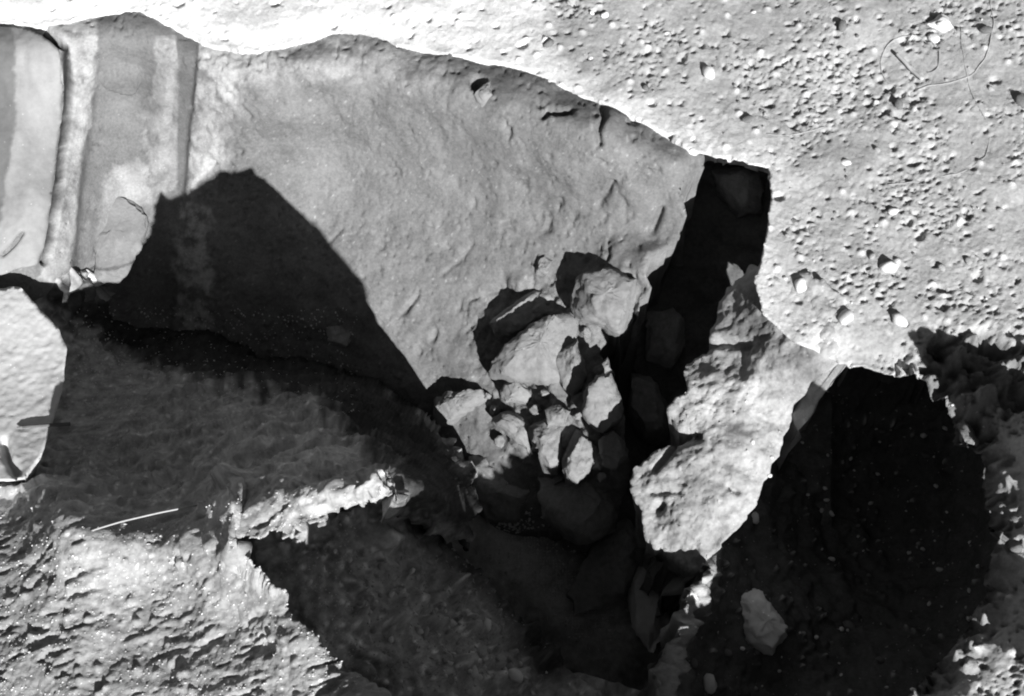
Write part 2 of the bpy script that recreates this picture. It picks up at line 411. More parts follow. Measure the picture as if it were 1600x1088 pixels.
WALL = patch('excavation_wall', W_DOM, W_CTRL, 2.6, d_wall, t_wall, M_wall, skirt=(.75, -.06), ragged=2.2, srough=.03)

# --- deep corner of the trench below the overhanging rim
K_CTRL = [(980, 200, -.35), (1100, 215, -.5), (1160, 230, -.55), (1280, 230, -.5), (1060, 300, -.72), (1130, 300, -.66), (1280, 320, -.6), (1020, 400, -.85), (1090, 420, -.88), (1250, 440, -.8),
          (950, 520, -1.0), (1040, 540, -1.05), (1200, 560, -1.0), (900, 640, -1.2), (1000, 690, -1.25), (1150, 700, -1.2), (900, 800, -1.35), (1000, 800, -1.4), (1150, 820, -1.4)]
def d_cave(P, px, py, N): return fbm(P*3, 3, 111)*.09+fbm(P*11, 4, 112)*.03+ridged(P*6, 3, 113)*.03
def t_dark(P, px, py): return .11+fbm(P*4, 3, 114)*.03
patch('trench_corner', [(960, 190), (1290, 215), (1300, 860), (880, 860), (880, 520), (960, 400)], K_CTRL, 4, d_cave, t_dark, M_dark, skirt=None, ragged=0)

# --- trench floor
F_CTRL = [(-520, 380, -1.40), (0, 380, -1.42), (300, 480, -1.46), (600, 600, -1.48), (760, 700, -1.46), (900, 800, -1.5), (1000, 900, -1.55), (1000, 1150, -1.6), (700, 900, -1.5), (1200, 700, -1.5), (400, 900, -1.5), (-520, 900, -1.45), (1200, 1250, -1.6)]
def d_floor(P, px, py, N):
    w_, v = worley(XY(P, 16), 131)
    return fbm(P*3, 3, 121)*.06+fbm(P*14, 4, 122)*.025+.02*(1-sstep(.1, .4*v+.1, w_))*(v > .5)
def t_floor(P, px, py):
    g = np.exp(-(linedist(px, py, [(640, 620), (700, 760), (800, 870), (950, 980)])/45)**2)
    return .22+fbm(P*5, 3, 124)*.05+fbm(P*22, 3, 125)*.12+.25*g
patch('trench_floor', [(-520, 360), (300, 440), (900, 560), (1250, 560), (1250, 1250), (-520, 1250)], F_CTRL, 5, d_floor, t_floor, M_dark, skirt=None, ragged=0)

# --- near bank: rough plateau, ridge and the slopes into the trench
N_CTRL = [(-520, 1500, -.1), (0, 1500, -.0), (300, 1500, .15), (600, 1420, .4), (-520, 1088, -.18), (-520, 800, -.25),
          (0, 1088, -.06), (150, 1088, .04), (300, 1088, .15), (430, 1088, .27), (540, 1080, .38), (0, 920, -.14), (200, 930, .03), (300, 900, .14), (380, 960, .26), (480, 1010, .36),
          (0, 795, -.27), (55, 795, -.25), (100, 795, .0), (160, 800, .01), (240, 796, -.05), (310, 792, .08), (330, 780, .12), (400, 768, .42), (450, 752, .54), (520, 738, .61), (590, 729, .64),
          (345, 842, .42), (470, 815, .55), (600, 772, .60), (650, 745, .42), (690, 770, .24), (740, 805, -.42), (780, 840, -.85), (620, 790, .36), (660, 815, 0), (700, 842, -.36),
          (-520, 640, -.6), (0, 690, -.55), (120, 720, -.58), (250, 715, -.44), (350, 700, -.12), (480, 690, .16), (570, 684, .12), (640, 700, -.1),
          (130, 600, -.92), (230, 610, -.88), (330, 610, -.76), (450, 600, -.76), (540, 600, -.78), (620, 640, -.86), (700, 700, -.75),
          (-520, 470, -.75), (0, 440, -.62), (60, 430, -.60), (110, 430, -.70), (150, 448, -.95), (200, 500, -1.30), (330, 520, -1.40), (440, 555, -1.44), (560, 580, -1.45), (650, 625, -1.46), (740, 720, -1.4), (800, 800, -1.3),
          (640, 1150, .52), (720, 1240, .55), (820, 1340, .5), (700, 1500, .6)]
EDGE = [(614, 738), (611, 772), (560, 788), (480, 815), (400, 838), (352, 848), (372, 866), (440, 925), (470, 975), (505, 1010), (545, 1055), (606, 1090), (720, 1200), (860, 1340), (900, 1500)]
N_DOM = [(-520, 1500), (-520, 460), (0, 428), (60, 420), (110, 418), (165, 442), (250, 490), (400, 545), (560, 578), (650, 615), (725, 710), (752, 790), (735, 846), (700, 848), (655, 815), (618, 790)] + EDGE[1:]
# the hollow in front of the ridge, running down to the trench
S_CTRL = [(210, 860, -.45), (200, 1000, -.45), (290, 930, -.35), (320, 790, -.2), (420, 1250, -.3), (390, 1080, -.2), (440, 1030, -.1), (330, 800, -.1), (480, 740, .0), (620, 700, -.1), (700, 780, -.5), (330, 860, -.12), (400, 870, .02), (500, 850, .06), (600, 815, .02), (450, 930, .06), (560, 930, -.06), (640, 870, -.2), (700, 850, -.42), (790, 850, -.76), (700, 900, -.45), (760, 950, -.56), (830, 1040, -.62), (900, 1088, -.68),
          (700, 1000, -.30), (800, 1088, -.46), (620, 1000, -.1), (700, 1088, -.2), (600, 1088, -.08), (500, 1010, .05), (900, 1250, -.4), (1040, 1150, -.52), (1110, 1160, -.34), (1180, 1190, -.06), (1290, 1230, .0), (1340, 1400, .0), (700, 1250, 0), (1100, 1400, -.1), (500, 1300, .1), (1000, 1110, -.7)]
S_DOM = [(200, 860), (300, 780), (440, 730), (620, 690), (690, 790), (700, 848), (752, 905), (812, 968), (872, 1036), (935, 1094), (1040, 1112), (1110, 1150), (1240, 1180), (1360, 1230), (1360, 1500), (600, 1500), (420, 1250), (200, 1000)]
def d_near(P, px, py, N):
    q = np.stack([P[..., 0]*4+P[..., 1]*.8, P[..., 1]*9-P[..., 0]*.8, P[..., 2]*9], -1)
    plat = sstep(770, 830, py+(px > 330)*25)
    mild = sstep(-.5, .3, fbm(P*2.2, 3, 209))
    d = fbm(P*2.5, 3, 201)*.05+fbm(q, 4, 202, .5)*(.016-.005*plat)+fbm(P*np.array([9, 18, 18]), 4, 206, .6)*(.012-.006*plat)+fbm(P*50, 4, 203, .65)*.006
    q2 = np.stack([P[..., 0]*4.5+P[..., 1]*1.5, P[..., 1]*24-P[..., 0]*4, P[..., 2]*12], -1)
    d = d-.017*plat*mild*sstep(.15, .42, fbm(q2, 3, 207, .5))+.006*plat*sstep(.25, .5, fbm(q2*.8+9, 3, 208, .5))
    w_, v = worley(XY(P, 22), 205)
    d = d+.013*(1-sstep(.08, .35*v+.1, w_))*(v > .7+.18*plat)+(1-plat)*(fbm(P*np.array([9, 11, 11]), 3, 213, .45)*.034+fbm(P*5, 3, 214)*.05)
    d = d*(1-.65*soft(px, py, [(618, 730), (700, 700), (830, 800), (800, 880), (640, 820)], 20))+.10*np.exp(-(((px-366)/24)**2+((py-754)/10)**2))
    # smooth cut face under the left slab
    f = soft(px, py, [(95, 560), (200, 560), (215, 660), (110, 720)], 20, 10)
    return d*(1-.75*f)
def t_near(P, px, py):
    t = .36+fbm(P*3, 3, 210)*.07+fbm(P*np.array([16, 30, 30]), 4, 211, .65)*.24*(1-.5*sstep(770, 830, py))
    w_, v = worley(XY(P, 30), 212); t = t+.3*(1-sstep(.1, .3*v, w_))*(v > .8)
    k = np.maximum(soft(px, py, [(470, 580), (640, 600), (790, 800), (790, 860), (625, 800), (618, 735), (560, 690), (500, 640)], 24, 40), soft(px, py, [(60, 430), (250, 480), (560, 560), (650, 620), (600, 650), (420, 610), (300, 600), (180, 545), (90, 500)], 18, 34))  # shadow band on ridge flank and gully, painted into the tone
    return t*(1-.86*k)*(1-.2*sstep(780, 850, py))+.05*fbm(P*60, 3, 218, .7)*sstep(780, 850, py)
STRIP = [(318, 792), (345, 778), (400, 768), (455, 748), (520, 735), (614, 724), (630, 780), (480, 835), (345, 862)]
def strip_fix(px, py, z):
    k = soft(px, py, STRIP, 9, 12)
    zs = np.interp(px, [310, 360, 400, 470, 540, 620], [.22, .40, .47, .57, .625, .64])
    zs = zs+.12*np.exp(-((px-362)/11)**2)-.10*np.exp(-((px-394)/11)**2)
    return z*(1-k)+np.maximum(z, zs)*k
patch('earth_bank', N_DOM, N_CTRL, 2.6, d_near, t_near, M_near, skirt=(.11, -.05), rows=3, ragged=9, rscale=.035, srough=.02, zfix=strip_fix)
def d_slope(P, px, py, N):
    w_, v = worley(XY(P, 20), 221)
    w2, v2 = worley(XY(P, 9), 228)
    return fbm(P*3, 3, 222)*.07+fbm(P*10, 3, 223, .5)*.04+fbm(P*40, 3, 224)*.005+.024*(1-sstep(.1, .4*v+.1, w_))*(v > .5)+.05*(1-sstep(.1, .4*v2+.1, w2))*(v2 > .6)
def z_heap(px, py):
    L = [(640, 1215), (760, 1232), (880, 1235)]
    return -.85+1.88*np.exp(-(linedist(px, py+20*np.sin(px*.03), L)/78)**2)
def t_slope(P, px, py):
    w_, v = worley(XY(P, 26), 227)
    t = .37+fbm(P*4, 3, 225)*.10+fbm(P*25, 4, 226, .65)*.26+.4*(1-sstep(.1, .36*v, w_))*(v > .7)
    return t*(1-.85*np.exp(-(linedist(px, py, [(640, 800), (700, 850), (760, 905), (870, 1040)])/38)**2))  # painted shade: tone goes near black along the trench edge
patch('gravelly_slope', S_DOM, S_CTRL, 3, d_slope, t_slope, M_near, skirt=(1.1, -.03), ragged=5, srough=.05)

patch('shade_heap', [(480, 1060), (600, 1040), (860, 1040), (1080, 1100), (1080, 1420), (500, 1420), (440, 1240)], z_heap, 5, d_slope, t_slope, M_near, skirt=None, ragged=0)  # unseen heap added below the frame to shade the hollow and ridge flank

# --- the baulk left standing between trench and round pit
B_CTRL = [(1165, 422, -.19), (1190, 432, -.04), (1230, 440, -.02), (1200, 490, -.06), (1120, 478, -.25), (1165, 495, -.14), (1225, 530, -.06), (1300, 552, -.03),
          (1108, 540, -.28), (1160, 560, -.19), (1230, 575, -.11), (1320, 560, -.08), (1072, 580, -.28), (1130, 600, -.22), (1200, 610, -.19), (1262, 622, -.2),
          (1045, 640, -.32), (1100, 660, -.27), (1180, 670, -.25), (1228, 690, -.27), (1040, 690, -.38), (1090, 715, -.33), (1160, 735, -.30), (1200, 755, -.33),
          (988, 750, -.45), (1060, 770, -.38), (1130, 790, -.35), (1180, 800, -.38), (1003, 815, -.5), (1050, 828, -.45), (1100, 840, -.43),
          (1022, 855, -.54), (1085, 868, -.48), (1050, 920, -.56), (1080, 930, -.5), (1040, 1000, -.55), (1020, 1088, -.55), (1010, 1140, -.5)]
B_DOM = [(1165, 415), (1215, 405), (1330, 470), (1335, 555), (1300, 568), (1276, 588), (1250, 622), (1226, 690), (1196, 752), (1180, 792), (1140, 838), (1112, 868), (1095, 890), (1060, 885), (1030, 858), (1006, 838), (1002, 800), (984, 768), (988, 735), (1030, 700), (1090, 682), (1052, 668), (1046, 635), (1072, 612), (1072, 570), (1110, 543), (1118, 490), (1135, 455)]
def d_baulk(P, px, py, N):
    d = fbm(P*4, 3, 301)*.045+(.5-ridged(P*5, 3, 304))*.03+fbm(P*16, 4, 302, .6)*.012+fbm(P*60, 3, 303)*.003
    w_, v = worley(XY(P, 46), 305)
    d = d-.006*(1-sstep(.08, .3*v+.05, w_))*(v > .6)
    for ln, wd, dp in (([(1090, 548), (1130, 535), (1165, 540)], 6, .035), ([(1030, 790), (1022, 800)], 6, .05), ([(1060, 690), (1090, 684)], 7, .05), ([(1050, 700), (1025, 735)], 5, .04), ([(1140, 762), (1150, 768)], 5, .03), ([(1015, 770), (1060, 768)], 5, .02)):
        d = d-dp*np.exp(-(linedist(px, py, ln)/wd)**2)
    return d
def t_baulk(P, px, py):
    t = .30+fbm(P*5, 4, 310, .6)*.12+fbm(P*40, 3, 311, .7)*.06
    t = t-.09*soft(px, py, [(1180, 450), (1230, 540), (1300, 560), (1270, 600), (1200, 570), (1160, 500)], 14, 20)
    return t+.10*soft(px, py, [(1060, 600), (1200, 580), (1180, 660), (1050, 680)], 20, 20)
patch('earth_baulk', B_DOM, B_CTRL, 2.6, d_baulk, t_baulk, M_near, skirt=(1.25, lambda t, B: -.10*min(1, t*2.5)), ragged=5, rscale=.03, srough=.05, rows=10)

# --- the round pit
H_CTRL = [(1310, 520, -.55), (1310, 580, -.85), (1420, 560, -.6), (1450, 600, -.85), (1600, 700, -.6), (1560, 760, -.8), (1640, 850, -.5), (1560, 900, -.8), (1500, 1050, -.7), (1440, 1100, -.6), (1300, 1180, -.55),
          (1350, 800, -1.45), (1430, 880, -1.35), (1250, 800, -1.25), (1230, 700, -1.1), (1180, 850, -.95), (1120, 880, -.62), (1250, 950, -.95), (1120, 980, -.66), (1075, 940, -.48), (1048, 1010, -.43), (1034, 1088, -.45), (1150, 1088, -.75), (1300, 1060, -.9), (1020, 1180, -.5)]
H_DOM = [(1040, 990), (1062, 925), (1085, 885), (1118, 862), (1145, 800), (1185, 720), (1225, 600), (1280, 530), (1440, 520), (1600, 640), (1660, 850), (1600, 1000), (1520, 1120), (1400, 1200), (1020, 1200), (1012, 1130), (1022, 1050)]
def d_hole(P, px, py, N):
    w_, v = worley(XY(P, 17), 403)
    lip = np.exp(-(linedist(px, py, [(1075, 905), (1050, 980), (1030, 1088)])/40)**2)
    return fbm(P*4, 4, 401)*.06+fbm(P*16, 4, 402)*.02+.018*(1-sstep(.06, .3*v+.08, w_))*(v > .6)+lip*(fbm(P*12, 4, 404)*.12+.04)
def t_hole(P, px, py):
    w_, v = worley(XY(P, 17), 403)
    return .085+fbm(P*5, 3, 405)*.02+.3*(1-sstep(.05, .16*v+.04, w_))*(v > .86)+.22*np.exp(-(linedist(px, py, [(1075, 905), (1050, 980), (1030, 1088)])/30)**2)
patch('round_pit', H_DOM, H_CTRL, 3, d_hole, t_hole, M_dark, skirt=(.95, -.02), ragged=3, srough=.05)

# ------------------------------------------------------------------ stones
def frame_of(n):
    n = Vector(n).normalized(); x = Vector((1, 0, 0)); x = (x-n*x.dot(n)).normalized(); return x, n.cross(x), n
def stone(name, outline, lift, thick, mat, label, cat='stone', group=None, s=0, facet=.34, tilt=.55, z=None, flat=.62, rough=.012):
    """a block whose girdle follows the drawn outline; a cap rises towards the viewer and a root goes into the soil"""
    o2 = np.array(outline, float); c2 = o2.mean(0)
    if group == RG or name == 'stone_slab': o2 = c2+(o2-c2)*(1.08 if group == RG else 1.14); outline = [tuple(p_) for p_ in o2]
    c, nn = spot(*c2)
    if z is not None: c = at(c2[0], c2[1], z); nn = np.array([0, -.3, .95])
    view = CAM-c; view /= np.linalg.norm(view)
    ax = view*tilt+np.array([0, 0, 1])*(1-tilt); ax /= np.linalg.norm(ax)
    c = c+ax*lift
    ring = resample(rough_poly(outline, 2.5, 5, .05, s), 4.5); n = len(ring)
    d = FW+RT*((ring[:, 0]-W0/2)/FPX)[:, None]-UP*((ring[:, 1]-H0/2)/FPX)[:, None]
    k = ((c-CAM)@ax)/(d@ax); R0 = CAM+d*k[:, None]
    off = np.array([(s*.37) % 1-.5, (s*.73) % 1-.5])*.2
    size = np.linalg.norm(R0-c, axis=1).mean()
    pk = c+np.array([off[0], off[1], 0])*size
    prof = [(-1.0, .75), (-.6, .95), (-.2, 1.0), (.0, 1.0), (.25, .97), (.6, .88), (.85, .75), (.97, flat), (1.0, flat*.66), (1.02, flat*.33)]
    pa = np.array(prof); tt = np.interp(np.linspace(0, len(pa)-1, 26), np.arange(len(pa)), np.arange(len(pa)))
    prof = [(np.interp(t, range(len(pa)), pa[:, 0]), np.interp(t, range(len(pa)), pa[:, 1])) for t in tt]
    V = []
    for h, k in prof:
        dep = thick*(1.6 if h < 0 else 1)
        cc = c*(1-max(h, 0))+pk*max(h, 0)
        V.append(cc+(R0-c)*k+ax*h*dep)
    m = len(prof); V = np.concatenate(V+[(pk+ax*thick*1.03)[None]])
    # broken faces: a few random planes shave the block
    r = np.random.RandomState(1000+s)
    for _ in range(10):
        v = r.normal(size=3); v = v/np.linalg.norm(v)+ax*.75; v /= np.linalg.norm(v)
        ext = ((V-c)@v).max()*(1-facet*r.uniform(.25, 1))
        ex = np.maximum((V-c)@v-ext, 0); V = V-ex[:, None]*v*.93
    nrm = V-c; nrm /= np.maximum(np.linalg.norm(nrm, axis=1, keepdims=True), 1e-9)
    V = V+nrm*(fbm(V*9, 3, s)*rough*1.4+fbm(V*34, 4, s+5, .65)*rough*.8)[:, None]
    Q = []
    for a in range(m-1):
        for i in range(n):
            j = (i+1) % n; Q.append((a*n+i, a*n+j, (a+1)*n+j, (a+1)*n+i))
    T = m*n
    Fs = Q+[((m-1)*n+i, (m-1)*n+(i+1) % n, T) for i in range(n)]+[tuple(range(n-1, -1, -1))]
    base = V.mean(0)
    ob = mesh_obj(name, V-base, Fs, mat, smooth=True)
    try: ob.data.set_sharp_from_angle(angle=math.radians(36))
    except Exception: pass
    ob.location = base
    return tagp(ob, None, label, cat, group)

RG = 'rubble stones tumbled at the foot of the cut'
ST = [
 ('stone', [(765, 578), (790, 545), (832, 512), (882, 488), (908, 500), (898, 545), (886, 598), (850, 600), (800, 592)], .02, .15, M_rock, 'largest pale pointed stone in the middle of the rubble heap', RG, 1),
 ('stone', [(885, 462), (905, 432), (950, 424), (1000, 440), (1008, 488), (965, 518), (925, 500), (900, 490)], .06, .09, M_rock, 'broad lumpy stone at the top of the rubble, touching the dark corner', RG, 2),
 ('stone', [(862, 566), (872, 536), (898, 530), (912, 560), (914, 592), (900, 618), (882, 602)], .06, .10, M_rock, 'upright egg-shaped stone leaning on the largest pointed stone', RG, 3),
 ('stone', [(912, 615), (930, 592), (955, 590), (972, 630), (970, 672), (932, 672), (915, 648)], .07, .09, M_rock, 'rounded pale stone between the upright egg-shaped stone and the black corner', RG, 4),
 ('stone', [(852, 643), (868, 632), (888, 644), (882, 664), (858, 664)], .05, .045, M_rock, 'fist-sized pale stone perched just in front of a black gap', RG, 5),
 ('stone', [(820, 668), (850, 652), (880, 668), (880, 705), (872, 738), (850, 735), (842, 705)], .02, .09, M_rock, 'blocky lit stone directly below the fist-sized perched stone', RG, 6),
 ('stone', [(880, 690), (905, 668), (936, 708), (918, 742), (892, 768), (880, 735)], .04, .09, M_rock, 'tapering stone whose lower point ends at the shadow line', RG, 7),
 ('stone', [(938, 690), (962, 670), (980, 712), (964, 732), (942, 724)], .05, .07, M_rock, 'small squarish stone beside the baulk, right of the tapering stone', RG, 8),
 ('stone', [(670, 622), (700, 616), (762, 618), (766, 632), (724, 646), (695, 660), (680, 656)], .05, .15, M_rock, 'low pale wedge of stone standing alone at the left end of the rubble', RG, 9),
 ('stone', [(832, 428), (840, 408), (852, 398), (864, 410), (852, 432)], .0, .05, M_rock, 'little pale stone stuck in the slope above the black-shadowed block', RG, 10),
 ('stone', [(770, 482), (802, 464), (864, 434), (886, 456), (898, 488), (862, 494), (792, 538), (778, 528)], -.03, .07, M_rock_grey, 'dark slab tilted into the slope behind the largest pointed stone', RG, 11),
 ('stone', [(765, 655), (800, 640), (825, 655), (838, 690), (830, 705), (800, 682)], .0, .06, M_rock, 'flat pale stone half lit at the left edge of the heap', RG, 12),
 ('stone', [(925, 580), (948, 562), (958, 585), (938, 602)], .05, .05, M_rock, 'small grey stone tucked against the black corner', RG, 13),
 ('stone', [(775, 600), (815, 592), (848, 602), (830, 625), (790, 628)], .0, .05, M_rock, 'thin flat stone below the largest pointed stone', RG, 26),
 ('boulder', [(735, 705), (800, 698), (848, 722), (855, 788), (812, 816), (760, 812), (724, 770)], -.08, .14, M_rock_grey, 'round boulder lying wholly in shade below the rubble heap', None, 14),
 ('boulder', [(840, 740), (880, 745), (930, 735), (975, 760), (970, 830), (900, 850), (850, 810)], .0, .12, M_rock_grey, 'dark boulder in the shadow between round boulder and baulk', None, 15),
 ('stone_slab', [(998, 790), (1004, 862), (972, 930), (905, 950), (893, 922), (930, 858)], .10, .10, M_rock_grey, 'large dark slab leaning under the overhanging end of the baulk', None, 16),
 ('stone_slab', [(995, 892), (1030, 880), (1046, 912), (1042, 978), (1012, 1014), (988, 982), (984, 925)], .18, .10, M_rock_white, 'grey upright stone wedged between baulk end and trench', None, 17),
 ('stone_slab', [(1145, 930), (1186, 926), (1210, 958), (1242, 1000), (1202, 1018), (1166, 1006)], .05, .05, M_rock_white, 'pale angular slab lying on the shaded edge of the round pit', None, 18),
 ('boulder', [(985, 575), (1020, 590), (1052, 640), (1045, 690), (1000, 690), (980, 640)], .05, .12, M_rock_grey, 'tall dark boulder standing in the black trench corner beside the baulk', None, 19),
 ('boulder', [(1112, 262), (1190, 266), (1196, 328), (1152, 334), (1120, 300)], .04, .10, M_rock_grey, 'dark block under the overhanging rim at the trench corner', None, 20),
 ('boulder', [(1010, 490), (1060, 480), (1080, 530), (1050, 575), (1000, 560)], .04, .10, M_rock_grey, 'dark boulder halfway down the black trench corner', None, 21),
 ('stone', [(1447, 40), (1472, 22), (1492, 42), (1468, 56)], .0, .05, M_rock_white, 'triangular pale stone near the top right with a black shadow', None, 22),
 ('stone', [(738, 148), (750, 134), (766, 124), (768, 150), (752, 168)], .0, .03, M_rock, 'pale stone showing in a socket high on the cut face', None, 23),
 ('stone', [(510, 512), (540, 505), (556, 520), (540, 540), (512, 532)], .0, .05, M_rock_grey, 'dim rounded stone in the shaded lower part of the cut face', None, 24),
 ('stone', [(1496, 660), (1512, 655), (1532, 688), (1528, 700), (1505, 684)], .02, .04, M_rock, 'pale oblong stone sticking out of the right lip of the round pit', None, 25),
]
for nm, ol, lift, th, mt, lb, gp, s in ST:
    stone(nm, ol, lift, th, mt, lb, 'boulder' if nm == 'boulder' else 'stone slab' if nm == 'stone_slab' else 'stone', gp, s)

for k, (x, y, r) in enumerate([(772, 640, 11), (792, 650, 8), (838, 640, 9), (905, 650, 9), (915, 520, 10), (880, 500, 9), (872, 750, 10), (905, 770, 9), (940, 745, 8), (930, 660, 8), (760, 620, 8), (780, 690, 9), (850, 615, 8), (1000, 470, 9), (975, 530, 10), (955, 560, 9)]):
    q = [(x+r*1.3*math.cos(a)*rng.uniform(.6, 1.1), y+r*math.sin(a)*rng.uniform(.6, 1.1)) for a in [j*math.pi/3 for j in range(6)]]
    stone('stone_chip', q, .015, .03, M_rock, 'small angular chip lodged between the larger rubble stones', 'stone chip', 'small chips among the rubble', 40+k)

# ------------------------------------------------------------------ left end: plaster panel, slab, fragment, peg
def shell(name, dom, ctrl, mat, disp, tone, depth, label, cat, step=3, parent=None, rag=2):
    o = patch(name, dom, ctrl, step, disp, tone, mat, skirt=(depth, lambda t, B: -.3*depth*min(1, t*1.5)), ragged=rag, srough=.01)
    del o['kind']
    if parent: o.parent = parent
    return tagp(o, None, label, cat)
wz = tps(W_CTRL)
def panel_z(px, py): return wz(px, py)+.022
def panel_t(P, px, py):
    k = soft(px, py, [(-500, 30), (20, 40), (22, 200), (5, 320), (-30, 440), (-500, 440)], 4, 10)
    return (.23+fbm(P*np.array([14, 5, 5]), 4, 500)*.05)*(1-k)+.12*k
shell('plaster_panel', [(-420, 36), (38, 40), (64, 52), (90, 76), (96, 102), (98, 140), (94, 190), (88, 240), (83, 290), (76, 340), (68, 384), (58, 412), (20, 425), (-40, 446), (-420, 446)], panel_z, M_plaster,
      lambda P, px, py, N: fbm(P*np.array([5, 2, 2]), 3, 501)*.03+fbm(P*30, 3, 502)*.003-.05*np.exp(-(linedist(px, py, [(2, 398), (18, 383), (34, 364)])/3)**2), panel_t, .16,
      'smooth pale plaster panel at the far left edged by a long black crack', None, parent=WALL)
SL = [(-420, 455, -.43), (30, 448, -.43), (105, 545, -.41), (98, 600, -.37), (70, 690, -.29), (40, 745, -.22), (-420, 745, -.22), (-420, 600, -.36), (0, 600, -.36)]
shell('earth_slab', [(-420, 462), (0, 452), (30, 448), (60, 478), (92, 515), (105, 545), (100, 600), (84, 660), (62, 718), (40, 748), (-420, 790)], SL, M_plaster,
      lambda P, px, py, N: fbm(P*5, 3, 510)*.007+fbm(P*40, 4, 511, .65)*.004-.05*np.exp(-(linedist(px, py, [(6, 690), (12, 715), (24, 735)])/6)**2),
      lambda P, px, py: .52+fbm(P*8, 4, 512)*.08+fbm(P*30, 3, 513)*.05, 1.1, 'bright smooth earth slab at the left edge with a peg across its side', 'earth slab', rag=2.5)
stone('plaster_fragment', [(158, 362), (176, 320), (190, 301), (206, 312), (231, 338), (224, 374), (206, 415), (188, 446), (150, 440), (148, 398)], .03, .04, M_rock, 'pale plaster fragment leaning in the wall groove with a pointed top', 'plaster fragment', None, 30, flat=.9, facet=.12)

def tube(name, pts, r, mat, label, cat, group=None, sides=6, taper=None, parent=None):
    pts = np.array(pts, float); n = len(pts); V, Q = [], []
    for i in range(n):
        t = pts[min(i+1, n-1)]-pts[max(i-1, 0)]; t /= max(np.linalg.norm(t), 1e-9)
        a = np.cross(t, [0, 0, 1.0]); 
        if np.linalg.norm(a) < 1e-3: a = np.array([1.0, 0, 0])
        a /= np.linalg.norm(a); b = np.cross(t, a); rr = r*(taper(i/(n-1)) if taper else 1)
        for k in range(sides):
            an = 2*math.pi*k/sides; V.append(pts[i]+a*math.cos(an)*rr+b*math.sin(an)*rr)
    for i in range(n-1):
        for k in range(sides): Q.append((i*sides+k, i*sides+(k+1) % sides, (i+1)*sides+(k+1) % sides, (i+1)*sides+k))
    Q += [tuple(range(sides-1, -1, -1)), tuple((n-1)*sides+k for k in range(sides))]
    V = np.array(V); base = V.mean(0) if parent is None else np.array(parent.location)
    o = mesh_obj(name, V-base, Q, mat, parent=parent)
    if parent is None: o.location = base; tagp(o, None, label, cat, group)
    return o
def curve_pts(line, n=40, lift=.006):
    L = resample(line, 5, False); out = []
    for x, y in L:
        p, nn = spot(x, y)
        if p is None: continue
        out.append(p+np.array([0, 0, lift]))
    out = np.array(out)
    k = np.array([.1, .2, .4, .2, .1])
    pad = np.r_[out[:1], out[:1], out, out[-1:], out[-1:]]
    return np.stack([np.convolve(pad[:, j], k, 'valid') for j in range(3)], 1)
def circ(cx, cy, rx, ry, a0, a1, n=24):
    return [(cx+rx*math.cos(math.radians(a0+(a1-a0)*k/n)), cy+ry*math.sin(math.radians(a0+(a1-a0)*k/n))) for k in range(n+1)]
RO = 'thin cords lying on the ground'
tube('cord', curve_pts(circ(1420, 97, 44, 40, 320, 100), lift=.003), .0017, M_fibre, 'small loop of cord curled below the triangular stone', 'cord', RO)
tube('cord', curve_pts(circ(1452, 92, 15, 24, 255, 470), lift=.003), .0018, M_fibre_dark, 'short hooked cord inside the curled loop', 'cord', RO)
tube('cord', curve_pts(STRING_ARC, lift=.003), .0017, M_fibre, 'long curved cord sweeping from the top edge down to the loop', 'cord', RO)
tube('cord', curve_pts([(1502, 40), (1504, 90), (1510, 120), (1524, 160), (1540, 185), (1548, 212), (1541, 245), (1520, 262), (1500, 272), (1470, 277), (1430, 284), (1385, 290)], lift=.001), .0015, M_fibre, 'thin cord arching down the right side of the ground past the pebbles', 'cord', RO)
tube('cord', curve_pts([(1196, 209), (1225, 211), (1258, 206), (1292, 196)], lift=.001), .0015, M_fibre, 'short straight cord near the corner of the trench', 'cord', RO)
tube('straw', curve_pts([(1397, 86), (1412, 100), (1428, 116), (1442, 130)], lift=.016), .008, M_fibre, 'flat straw lying across the middle of the curled loop', 'straw')
sp = np.array([spot(*p)[0] for p in ((74, 862), (110, 842), (150, 826), (190, 814), (250, 801), (312, 788))])
line = np.array([(74, 862), (110, 843), (150, 827), (190, 815), (250, 801), (312, 789)], float); uu = np.linspace(0, 5, 26)
lx, ly = np.interp(uu, range(6), line[:, 0]), np.interp(uu, range(6), line[:, 1])
lx, ly = [np.convolve(np.r_[v[0], v, v[-1]], [.25, .5, .25], 'valid') for v in (lx, ly)]
z0, z1 = sp[0, 2]+.01, sp[-1, 2]+.03
lift = max(0, max(sp[k, 2]-(z0+(z1-z0)*k/5) for k in range(6)))
sp = at(lx, ly, z0+(z1-z0)*uu/5+(lift+.02)*np.sin(uu/5*math.pi)**.7)
tube('straw', sp, .0032, M_fibre, 'long pale straight straw across the rough lit bank and ridge', 'straw')
p, _ = spot(60, 668)
if p is not None:
    root = bpy.data.objects.new('wooden_peg', None); col.objects.link(root); root.location = p
    tagp(root, None, 'dark wooden peg jutting across the side of the bright slab', 'peg')
    q0, q1 = p+np.array([-.06, -.0, .010]), p+np.array([.12, .015, .004])
    tube('shaft', [q0+(q1-q0)*k/6 for k in range(7)], .0075, M_wood, None, None, parent=root, taper=lambda t: .75+.35*t)
    tube('peg_tip', [q0, q0-(q1-q0)*.06, q0-(q1-q0)*.12], .006, M_wood, None, None, parent=root, taper=lambda t: 1-.8*t)

